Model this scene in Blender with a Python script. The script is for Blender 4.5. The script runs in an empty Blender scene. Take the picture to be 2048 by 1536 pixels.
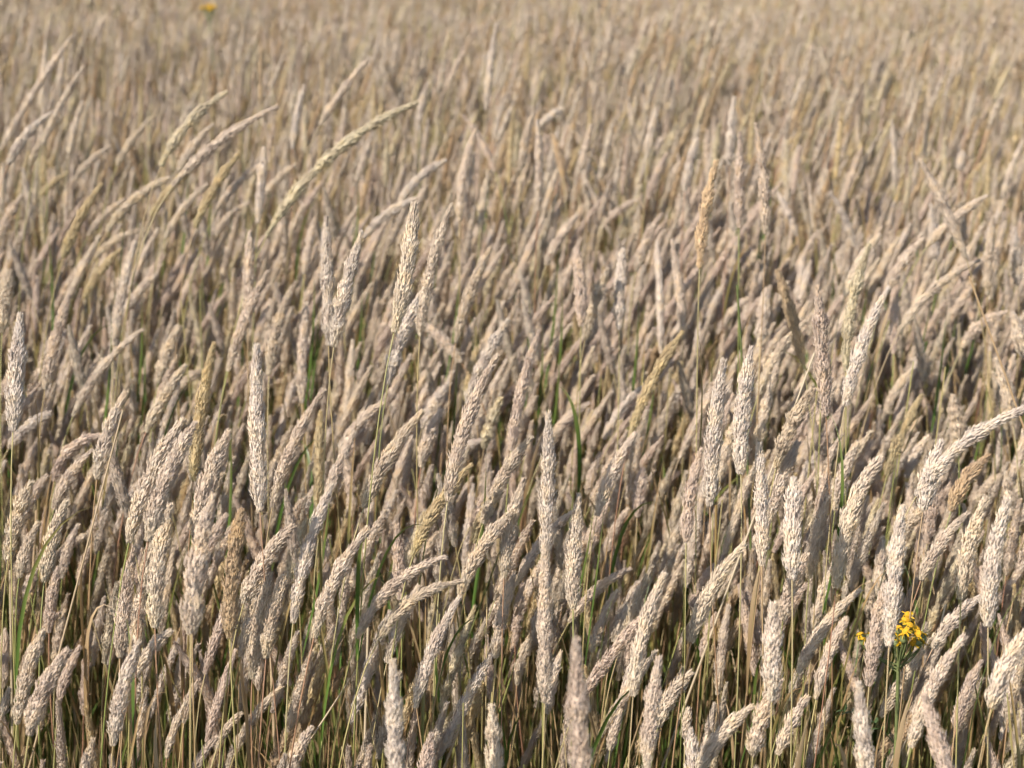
import bpy, math, random
import numpy as np

scene = bpy.context.scene
R = math.radians

# ------------------------------------------------------------------ camera
CAM_Z, PITCH, FPX = 1.57, R(16.7), 3400.0          # FPX: focal length for a 2048 px wide frame
cam_d = bpy.data.cameras.new('camera')
cam = bpy.data.objects.new('camera', cam_d)
scene.collection.objects.link(cam)
cam.location = (0, 0, CAM_Z)
cam.rotation_euler = (R(90) - PITCH, 0, 0)
cam_d.sensor_width = 36.0
cam_d.lens = FPX / 2048 * 36.0
cam_d.clip_start, cam_d.clip_end = 0.05, 3000
cam_d.dof.use_dof = True
cam_d.dof.focus_distance = 1.95
cam_d.dof.aperture_fstop = 6.3
scene.camera = cam

# ------------------------------------------------------------------ sky and sun
SUN_EL, SUN_AZ = R(45), R(-124)                     # azimuth measured from +Y towards +X
world = bpy.data.worlds.new('World')
scene.world = world
world.use_nodes = True
wn = world.node_tree.nodes; wl = world.node_tree.links
sky = wn.new('ShaderNodeTexSky')
sky.sky_type = 'NISHITA'
sky.sun_disc = False
sky.sun_elevation = SUN_EL
sky.sun_rotation = SUN_AZ % (2 * math.pi)
wn['Background'].inputs['Strength'].default_value = 0.135
wl.new(sky.outputs[0], wn['Background'].inputs['Color'])
sun_d = bpy.data.lights.new('sun', 'SUN')
sun_d.energy = 5.0
sun_d.angle = R(0.5)
sun_d.color = (1.0, 0.95, 0.90)
sun = bpy.data.objects.new('sun', sun_d)
scene.collection.objects.link(sun)
sun.location = (-3, -1.5, 4)
sun.rotation_euler = (R(90) - SUN_EL, 0, math.pi - SUN_AZ)

scene.view_settings.view_transform = 'Standard'
scene.view_settings.look = 'None'
scene.view_settings.gamma = 1.0
scene.view_settings.use_curve_mapping = False
scene.view_settings.exposure = 0.71
scene.render.engine = 'CYCLES'
scene.cycles.max_bounces = 5
scene.cycles.diffuse_bounces = 4
scene.cycles.transmission_bounces = 4
scene.cycles.use_denoising = True
scene.cycles.denoiser = 'OPENIMAGEDENOISE'
scene.cycles.denoising_prefilter = 'ACCURATE'
scene.cycles.use_adaptive_sampling = True
scene.cycles.adaptive_threshold = 0.05
scene.cycles.debug_use_spatial_splits = True

# ------------------------------------------------------------------ helpers
C = scene.collection
rng = np.random.default_rng(7)
FW = np.array([0, math.cos(PITCH), -math.sin(PITCH)])
UP = np.array([0, math.sin(PITCH), math.cos(PITCH)])
RT = np.array([1.0, 0, 0])
CP = np.array([0, 0, CAM_Z])

def ray(px, py):
    return FW + RT * (px - 1024) / FPX + UP * (768 - py) / FPX

def project(p):
    v = np.asarray(p) - CP
    d = v @ FW
    return 1024 + FPX * (v @ RT) / d, 768 - FPX * (v @ UP) / d

class MB:
    """collects vertices, faces, a colour attribute and material indices, links as one mesh"""
    def __init__(self):
        self.v, self.c, self.f, self.m, self.n = [], [], [], [], 0
    def add(self, v, f, c, mi=0):
        v = np.asarray(v, float); f = np.asarray(f, int)
        c4 = np.zeros((len(v), 4)); c4[:, :3] = np.asarray(c, float)
        self.v.append(v); self.c.append(c4)
        self.f.append(f + self.n); self.m.append(np.full(len(f), mi)); self.n += len(v)
    def merge(self, o, off=(0, 0, 0), rot=0.0, scl=1.0, rnd=0.0, head=None):
        cz, sz = math.cos(rot), math.sin(rot)
        M = np.array([[cz, -sz, 0], [sz, cz, 0], [0, 0, 1]])
        for v, c, f, m in zip(o.v, o.c, o.f, o.m):
            self.v.append((v * scl) @ M.T + np.asarray(off))
            c = c.copy(); c[:, 3] = rnd; self.c.append(c)
            self.f.append(f + self.n); self.m.append(m if head is None else np.where(m == 1, head, m))
        self.n += o.n
    def mesh(self, name, mats, smooth=False):
        me = bpy.data.meshes.new(name)
        V = np.concatenate(self.v); me.vertices.add(len(V)); me.vertices.foreach_set('co', V.ravel())
        tot = np.concatenate([np.full(len(f), f.shape[1]) for f in self.f])
        idx = np.concatenate([f.ravel() for f in self.f])
        me.loops.add(len(idx)); me.loops.foreach_set('vertex_index', idx)
        me.polygons.add(len(tot))
        me.polygons.foreach_set('loop_start', np.concatenate([[0], np.cumsum(tot)[:-1]]))
        me.polygons.foreach_set('loop_total', tot)
        me.polygons.foreach_set('material_index', np.concatenate(self.m))
        me.polygons.foreach_set('use_smooth', np.full(len(tot), smooth))
        a = me.color_attributes.new('tint', 'FLOAT_COLOR', 'POINT')
        a.data.foreach_set('color', np.concatenate(self.c).ravel())
        for m in mats: me.materials.append(m)
        me.update(calc_edges=True)
        return me

def link(name, me, parent=None, loc=(0, 0, 0)):
    o = bpy.data.objects.new(name, me)
    C.objects.link(o)
    o.location = loc
    if parent is not None: o.parent = parent
    return o

def tag(o, label=None, cat=None, group=None, kind=None):
    for k, v in (('label', label), ('category', cat), ('group', group), ('kind', kind)):
        if v: o[k] = v
    return o

def norm(v):
    return v / np.maximum(np.linalg.norm(v, axis=-1, keepdims=True), 1e-9)

def bezier(P, t):
    P = [np.asarray(p, float) for p in P]; t = np.asarray(t)[:, None]
    if len(P) == 3:
        return (1-t)**2*P[0] + 2*t*(1-t)*P[1] + t*t*P[2]
    return (1-t)**3*P[0] + 3*t*(1-t)**2*P[1] + 3*t*t*(1-t)*P[2] + t**3*P[3]

def frames(pts):
    T = norm(np.gradient(pts, axis=0))
    ref = np.array([0.13, -0.97, 0.2])
    N = norm(np.cross(T, np.cross(np.broadcast_to(ref, T.shape), T)))
    return T, N, np.cross(T, N)

def tube(mb, pts, rad, sides, c, mi=0):
    T, N, B = frames(pts)
    n = len(pts); a = np.arange(sides) / sides * 2 * math.pi
    rad = np.broadcast_to(np.asarray(rad, float), (n,))
    V = pts[:, None] + rad[:, None, None] * (N[:, None] * np.cos(a)[None, :, None] + B[:, None] * np.sin(a)[None, :, None])
    i = np.arange(n - 1)[:, None] * sides; j = np.arange(sides)[None]; k = (j + 1) % sides
    F = np.stack([i + j, i + k, i + sides + k, i + sides + j], -1).reshape(-1, 4)
    c = np.asarray(c, float)
    if c.ndim == 2: c = np.repeat(c, sides, axis=0)
    mb.add(V.reshape(-1, 3), F, c, mi)

def smooth(x):
    x = np.clip(x, 0, 1); return x * x * (3 - 2 * x)

def seed_head(mb, ctrl, Rm, n, g, loose=0.0, slen=0.0062, sides=4, mi=0, glumes=True):
    """a dense spike-like panicle: a rachis with spikelets overlapping upwards around it"""
    tt = np.linspace(0, 1, 25); pts = bezier(ctrl, tt)
    T, N, B = frames(pts)
    blunt = g.uniform(0.45, 0.74); tail = g.uniform(0.68, 0.9)
    ph = g.uniform(0, 6.28, 6); g_rise = g.uniform(0.1, 0.26)
    def env(t):
        e = (0.40 + 0.60 * smooth(t / g_rise)) * (1 - tail * smooth((t - blunt) / (1.06 - blunt)) ** 1.15)
        wob = 0.09 * np.sin(t * 19 + ph[0]) + 0.07 * np.sin(t * 37 + ph[1])
        return e * (1 + wob * (1 + 2.5 * loose))
    tube(mb, pts, Rm * env(tt) * 0.66, 7, (1.0, 0.6, 0.5), mi)
    k = np.arange(n)
    u = (k + g.uniform(0, 1, n)) / n
    t = np.clip(u ** 0.94, 0, 0.995)
    th = k * 2.39996 + g.normal(0, 0.35, n)
    # spikelets sit on short side branches, so the outline is lobed
    lobe = 0.5 + 0.5 * np.sin(3 * th + t * 44 + ph[2]) * np.sin(t * 29 + th + ph[3])
    sel = t * 24
    lo = np.clip(sel.astype(int), 0, 23); fr = (sel - lo)[:, None]
    mix = lambda A: A[lo] * (1 - fr) + A[lo + 1] * fr
    P, Tk, Nk, Bk = mix(pts), norm(mix(T)), norm(mix(N)), norm(mix(B))
    rad = Nk * np.cos(th)[:, None] + Bk * np.sin(th)[:, None]
    side = np.cross(Tk, rad)
    e = env(t)
    depth = g.uniform(0.58, 0.80, n) - 0.12 * lobe * (0.6 + loose)
    r = Rm * e * depth
    out = R(13) + R(8) * (1 - t) * e + g.normal(0, R(4.5), n) + loose * R(9) * lobe
    stray = g.uniform(0, 1, n) < 0.13
    out = np.where(stray, out + R(15), out)
    ax = norm(Tk * np.cos(out)[:, None] + rad * np.sin(out)[:, None] + side * g.normal(0, 0.10, n)[:, None])
    nn = norm(rad - ax * np.sum(rad * ax, -1, keepdims=True)); ss = np.cross(ax, nn)
    L = slen * g.uniform(0.72, 1.25, n) * (0.72 + 0.28 * e); W = L * g.uniform(0.10, 0.14, n); H = W * 0.65
    base = P + rad * r[:, None] - Tk * (L * 0.35)[:, None]
    mid = base + ax * (L * g.uniform(0.36, 0.5, n))[:, None] + nn * (L * 0.04)[:, None]
    hi = base + ax * (L * 0.74)[:, None] + nn * (L * 0.03)[:, None]
    val = g.uniform(0.80, 1.15, n); hue = g.uniform(0, 1, n)
    if sides == 4 and glumes:
        tipv = base + ax * L[:, None]
        spl = ss * (W * g.uniform(0.25, 0.75, n))[:, None]
        V = np.stack([base, mid + ss * W[:, None], mid + nn * H[:, None], mid - ss * W[:, None], mid - nn * H[:, None],
                      hi + nn * (H * 0.25)[:, None], tipv + spl, tipv - spl + ax * (L * 0.1)[:, None]], 1)
        F = np.array([[0, 1, 2], [0, 2, 3], [0, 3, 4], [0, 4, 1], [1, 6, 2], [2, 6, 5], [2, 5, 7], [2, 7, 3],
                      [4, 6, 1], [4, 5, 6], [4, 7, 5], [4, 3, 7]]); m = 8
        gl = np.array([0.93, 1, 1, 1, 0.95, 0.98, 1.06, 1.06])
    elif sides == 4:
        tipv = base + ax * L[:, None]
        V = np.stack([base, mid + ss * W[:, None], mid + nn * H[:, None], mid - ss * W[:, None], mid - nn * H[:, None], tipv], 1)
        F = np.array([[0, 1, 2], [0, 2, 3], [0, 3, 4], [0, 4, 1], [5, 2, 1], [5, 3, 2], [5, 4, 3], [5, 1, 4]]); m = 6
        gl = np.ones(6)
    else:
        tipv = base + ax * L[:, None]
        V = np.stack([base, mid + ss * W[:, None], mid + nn * (H * 1.2)[:, None], mid - ss * W[:, None], tipv], 1)
        F = np.array([[0, 1, 2], [0, 2, 3], [4, 2, 1], [4, 3, 2], [0, 3, 1], [4, 1, 3]]); m = 5
        gl = np.array([0.94, 1, 1, 1, 1.1])
    F = (np.arange(n)[:, None, None] * m + F[None]).reshape(-1, 3)
    cc = np.stack([val[:, None] * gl[None], np.broadcast_to(hue[:, None], (n, m)), np.broadcast_to(t[:, None], (n, m))], -1)
    mb.add(V.reshape(-1, 3), F, cc.reshape(-1, 3), mi)

def stem_curve(root, base, d0, n=12):
    h = base[2] - root[2]
    return bezier([root, root + np.array([0, 0, 0.42 * h]), base - d0 * 0.16 * h, base], np.linspace(0, 1, n))

def stem(mb, pts, r0, r1, tone, sides=5, mi=0):
    n = len(pts); t = np.linspace(0, 1, n)
    tube(mb, pts, r0 + (r1 - r0) * t, sides, np.stack([np.ones(n), np.full(n, tone), t], -1), mi)

def blade(mb, ctrl, width, tone, g, n=9, fold=0.35, twist=0.0, mi=0, tipfrac=0.6):
    """a leaf blade: folded along its midrib, tapering to a point"""
    t = np.linspace(0, 1, n); pts = bezier(ctrl, t)
    T, N, B = frames(pts)
    a = twist * t + g.uniform(0, 6.28) if twist is not None else np.zeros(n)
    S = N * np.cos(a)[:, None] + B * np.sin(a)[:, None]; Q = np.cross(T, S)
    w = 0.5 * width * np.minimum(1, 0.6 + 2 * t) * (1 - smooth((t - (1 - tipfrac)) / tipfrac) * 0.97)
    V = np.stack([pts + S * w[:, None] + Q * (w * fold)[:, None], pts, pts - S * w[:, None] + Q * (w * fold)[:, None]], 1)
    i = np.arange(n - 1)[:, None] * 3; j = np.arange(2)[None]
    F = np.stack([i + j, i + j + 1, i + j + 4, i + j + 3], -1).reshape(-1, 4)
    c = np.stack([np.full(n, g.uniform(0.85, 1.15)), np.full(n, tone), t], -1)
    mb.add(V.reshape(-1, 3), F, np.repeat(c, 3, axis=0), mi)

# ------------------------------------------------------------------ materials
def nodes(name):
    m = bpy.data.materials.new(name); m.use_nodes = True
    nt = m.node_tree; nt.nodes.clear()
    return m, nt.nodes, nt.links

def ramp(N, stops):
    r = N.new('ShaderNodeValToRGB'); e = r.color_ramp.elements
    while len(e) < len(stops): e.new(0.5)
    for el, (p, c) in zip(e, stops): el.position = p; el.color = (*c, 1)
    return r

def mixc(N, L, kind, fac, a, b):
    x = N.new('ShaderNodeMix'); x.data_type = 'RGBA'; x.blend_type = kind
    if isinstance(fac, (int, float)): x.inputs[0].default_value = fac
    else: L.new(fac, x.inputs[0])
    for s, v in ((6, a), (7, b)):
        if isinstance(v, tuple): x.inputs[s].default_value = (*v, 1)
        else: L.new(v, x.inputs[s])
    return x.outputs[2]

def finish(N, L, col, rough=0.7, spec=0.2, trans=0.2, transtint=None, sheen=0.0, bump=None):
    p = N.new('ShaderNodeBsdfPrincipled'); L.new(col, p.inputs['Base Color'])
    p.inputs['Roughness'].default_value = rough
    p.inputs['Specular IOR Level'].default_value = spec
    p.inputs['Sheen Weight'].default_value = sheen
    p.inputs['Sheen Roughness'].default_value = 0.6
    if bump is not None: L.new(bump, p.inputs['Normal'])
    out = N.new('ShaderNodeOutputMaterial')
    if trans > 0:
        tr = N.new('ShaderNodeBsdfTranslucent'); L.new(col, tr.inputs['Color'])
        mx = N.new('ShaderNodeMixShader'); mx.inputs[0].default_value = trans
        L.new(p.outputs[0], mx.inputs[1]); L.new(tr.outputs[0], mx.inputs[2]); L.new(mx.outputs[0], out.inputs[0])
    else:
        L.new(p.outputs[0], out.inputs[0])

def tint(N, L):
    a = N.new('ShaderNodeAttribute'); a.attribute_name = 'tint'
    s = N.new('ShaderNodeSeparateColor'); L.new(a.outputs['Color'], s.inputs[0])
    return s.outputs

def head_mat(name, stops, basegreen=0.18):
    m, N, L = nodes(name)
    v, hue, t = tint(N, L)
    oi = N.new('ShaderNodeObjectInfo')
    at = N.new('ShaderNodeAttribute'); at.attribute_name = 'tint'
    ad = N.new('ShaderNodeMath'); ad.operation = 'ADD'; L.new(oi.outputs['Random'], ad.inputs[0]); L.new(at.outputs['Alpha'], ad.inputs[1])
    fr = N.new('ShaderNodeMath'); fr.operation = 'FRACT'; L.new(ad.outputs[0], fr.inputs[0])
    r = ramp(N, stops); L.new(fr.outputs[0], r.inputs[0])
    c2 = mixc(N, L, 'MIX', hue, (0.93, 0.93, 0.96), (1.05, 1.0, 0.92))
    c = mixc(N, L, 'MULTIPLY', 1.0, r.outputs[0], c2)
    # the lowest spikelets ripen last and stay a little greener on some plants
    mr = N.new('ShaderNodeMapRange'); L.new(t, mr.inputs[0])
    mr.inputs[1].default_value, mr.inputs[2].default_value = 0.0, 0.35
    mr.inputs[3].default_value, mr.inputs[4].default_value = basegreen, 0.0
    c = mixc(N, L, 'MIX', mr.outputs[0], c, (0.40, 0.38, 0.17))
    tc = N.new('ShaderNodeTexCoord'); nz = N.new('ShaderNodeTexNoise'); nz.inputs['Scale'].default_value = 48; nz.inputs['Detail'].default_value = 3
    L.new(tc.outputs['Object'], nz.inputs['Vector'])
    mo = ramp(N, [(0.36, (0.80, 0.76, 0.74)), (0.5, (1, 1, 1)), (0.66, (1.07, 1.02, 0.90))]); L.new(nz.outputs[0], mo.inputs[0])
    c = mixc(N, L, 'MULTIPLY', 1.0, c, mo.outputs[0])
    vm = N.new('ShaderNodeVectorMath'); vm.operation = 'SCALE'; L.new(c, vm.inputs[0]); L.new(v, vm.inputs['Scale'])
    finish(N, L, vm.outputs[0], rough=0.62, spec=0.22, trans=0.25, sheen=0.2)
    return m

CREAM = [(0, (0.57, 0.455, 0.315)), (0.2, (0.66, 0.545, 0.415)), (0.4, (0.61, 0.485, 0.36)), (0.6, (0.68, 0.57, 0.445)), (0.8, (0.63, 0.515, 0.36)), (1, (0.66, 0.55, 0.425))]
BEIGE = [(0, (0.48, 0.39, 0.28)), (0.2, (0.58, 0.485, 0.37)), (0.4, (0.51, 0.41, 0.31)), (0.6, (0.61, 0.515, 0.40)), (0.8, (0.52, 0.435, 0.31)), (1, (0.57, 0.47, 0.365))]
M_HEAD = {
    'b': head_mat('seed_beige', BEIGE),
    'c': head_mat('seed_cream', CREAM),
    'p': head_mat('seed_pale', [(0, (0.66, 0.56, 0.445)), (0.5, (0.64, 0.545, 0.44)), (1, (0.68, 0.575, 0.455))], 0.08),
    'y': head_mat('seed_straw', [(0, (0.55, 0.42, 0.22)), (0.5, (0.52, 0.41, 0.225)), (1, (0.58, 0.455, 0.25))], 0.3),
    't': head_mat('seed_tan', [(0, (0.50, 0.35, 0.20)), (0.5, (0.47, 0.345, 0.20)), (1, (0.53, 0.385, 0.225))], 0.1),
    'k': head_mat('seed_pinkish', [(0, (0.58, 0.455, 0.345)), (0.5, (0.55, 0.43, 0.325)), (1, (0.61, 0.475, 0.36))], 0.0),
    'g': head_mat('seed_greenish', [(0, (0.56, 0.475, 0.30)), (0.5, (0.58, 0.49, 0.32)), (1, (0.61, 0.51, 0.34))], 0.2),
    'o': head_mat('seed_orange', [(0, (0.60, 0.43, 0.245)), (1, (0.60, 0.43, 0.245))], 0.0),
}

def stem_mat():
    m, N, L = nodes('grass_stem')
    v, tone, t = tint(N, L)
    up = ramp(N, [(0, (0.24, 0.25, 0.07)), (0.3, (0.42, 0.33, 0.14)), (0.5, (0.33, 0.16, 0.095)), (0.75, (0.45, 0.37, 0.18)), (1, (0.40, 0.25, 0.13))])
    lo = ramp(N, [(0, (0.07, 0.12, 0.022)), (0.3, (0.20, 0.19, 0.05)), (0.55, (0.17, 0.075, 0.05)), (0.8, (0.13, 0.165, 0.035)), (1, (0.26, 0.17, 0.07))])  # lower stem: greener, and darkened too, painting shade into the gaps between heads
    L.new(tone, up.inputs[0]); L.new(tone, lo.inputs[0])
    c = mixc(N, L, 'MIX', t, lo.outputs[0], up.outputs[0])
    finish(N, L, c, rough=0.38, spec=0.45, trans=0.0)
    return m

def blade_mat():
    m, N, L = nodes('grass_blade')
    v, tone, t = tint(N, L)
    lo = ramp(N, [(0, (0.055, 0.11, 0.018)), (0.35, (0.085, 0.14, 0.025)), (0.6, (0.16, 0.16, 0.04)), (0.8, (0.26, 0.16, 0.065)), (1, (0.42, 0.31, 0.17))])
    hi = ramp(N, [(0, (0.06, 0.11, 0.02)), (0.3, (0.15, 0.15, 0.04)), (0.5, (0.32, 0.19, 0.07)), (0.75, (0.42, 0.26, 0.12)), (1, (0.54, 0.43, 0.27))])
    L.new(tone, lo.inputs[0]); L.new(tone, hi.inputs[0])
    mr = N.new('ShaderNodeMapRange'); L.new(t, mr.inputs[0]); mr.inputs[1].default_value = 0.25; mr.inputs[2].default_value = 0.75
    c = mixc(N, L, 'MIX', mr.outputs[0], lo.outputs[0], hi.outputs[0])
    vm = N.new('ShaderNodeVectorMath'); vm.operation = 'SCALE'; L.new(c, vm.inputs[0]); L.new(v, vm.inputs['Scale'])
    finish(N, L, vm.outputs[0], rough=0.42, spec=0.4, trans=0.3)
    return m

def flat_mat(name, col, rough=0.6, trans=0.15, spec=0.3, var=0.25, scale=180):
    m, N, L = nodes(name)
    nz = N.new('ShaderNodeTexNoise'); nz.inputs['Scale'].default_value = scale
    tc = N.new('ShaderNodeTexCoord'); L.new(tc.outputs['Object'], nz.inputs['Vector'])
    d = tuple(x * (1 - var) for x in col); b = tuple(min(1, x * (1 + var)) for x in col)
    r = ramp(N, [(0.3, d), (0.7, b)]); L.new(nz.outputs[0], r.inputs[0])
    finish(N, L, r.outputs[0], rough=rough, spec=spec, trans=trans)
    return m

def ground_mat():
    m, N, L = nodes('thatch_soil')
    tc = N.new('ShaderNodeTexCoord')
    a = N.new('ShaderNodeTexNoise'); a.inputs['Scale'].default_value = 9; a.inputs['Detail'].default_value = 8
    b = N.new('ShaderNodeTexNoise'); b.inputs['Scale'].default_value = 140; b.inputs['Detail'].default_value = 5
    L.new(tc.outputs['Object'], a.inputs['Vector']); L.new(tc.outputs['Object'], b.inputs['Vector'])
    r1 = ramp(N, [(0.3, (0.06, 0.055, 0.022)), (0.5, (0.10, 0.085, 0.035)), (0.7, (0.065, 0.08, 0.024))])
    L.new(a.outputs[0], r1.inputs[0])
    r2 = ramp(N, [(0.35, (0.6, 0.55, 0.5)), (0.65, (1.3, 1.2, 1.0))]); L.new(b.outputs[0], r2.inputs[0])
    c = mixc(N, L, 'MULTIPLY', 1.0, r1.outputs[0], r2.outputs[0])
    bp = N.new('ShaderNodeBump'); bp.inputs['Distance'].default_value = 0.02; L.new(b.outputs[0], bp.inputs['Height'])
    finish(N, L, c, rough=0.95, spec=0.1, trans=0, bump=bp.outputs[0])
    return m

M_STEM, M_BLADE, M_GROUND = stem_mat(), blade_mat(), ground_mat()

# ------------------------------------------------------------------ ground
def build_ground():
    mb = MB()
    xs = np.unique(np.concatenate([np.linspace(-8, 8, 65), [-600, -150, -40, 40, 150, 600]]))
    ys = np.unique(np.concatenate([np.linspace(-4, 24, 85), [-600, -100, 60, 150, 600]]))
    X, Y = np.meshgrid(xs, ys)
    Z = 0.012 * np.sin(X * 3.1 + 0.5) * np.cos(Y * 2.3) + 0.008 * np.sin(X * 7.7 + Y * 5.1) - 0.01
    n, m = X.shape
    i = np.arange(n - 1)[:, None] * m; j = np.arange(m - 1)[None]
    F = np.stack([i + j, i + j + 1, i + m + j + 1, i + m + j], -1).reshape(-1, 4)
    mb.add(np.stack([X, Y, Z], -1).reshape(-1, 3), F, (1, 0, 0))
    tag(link('ground', mb.mesh('ground', [M_GROUND], True)), kind='structure')
build_ground()

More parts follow.
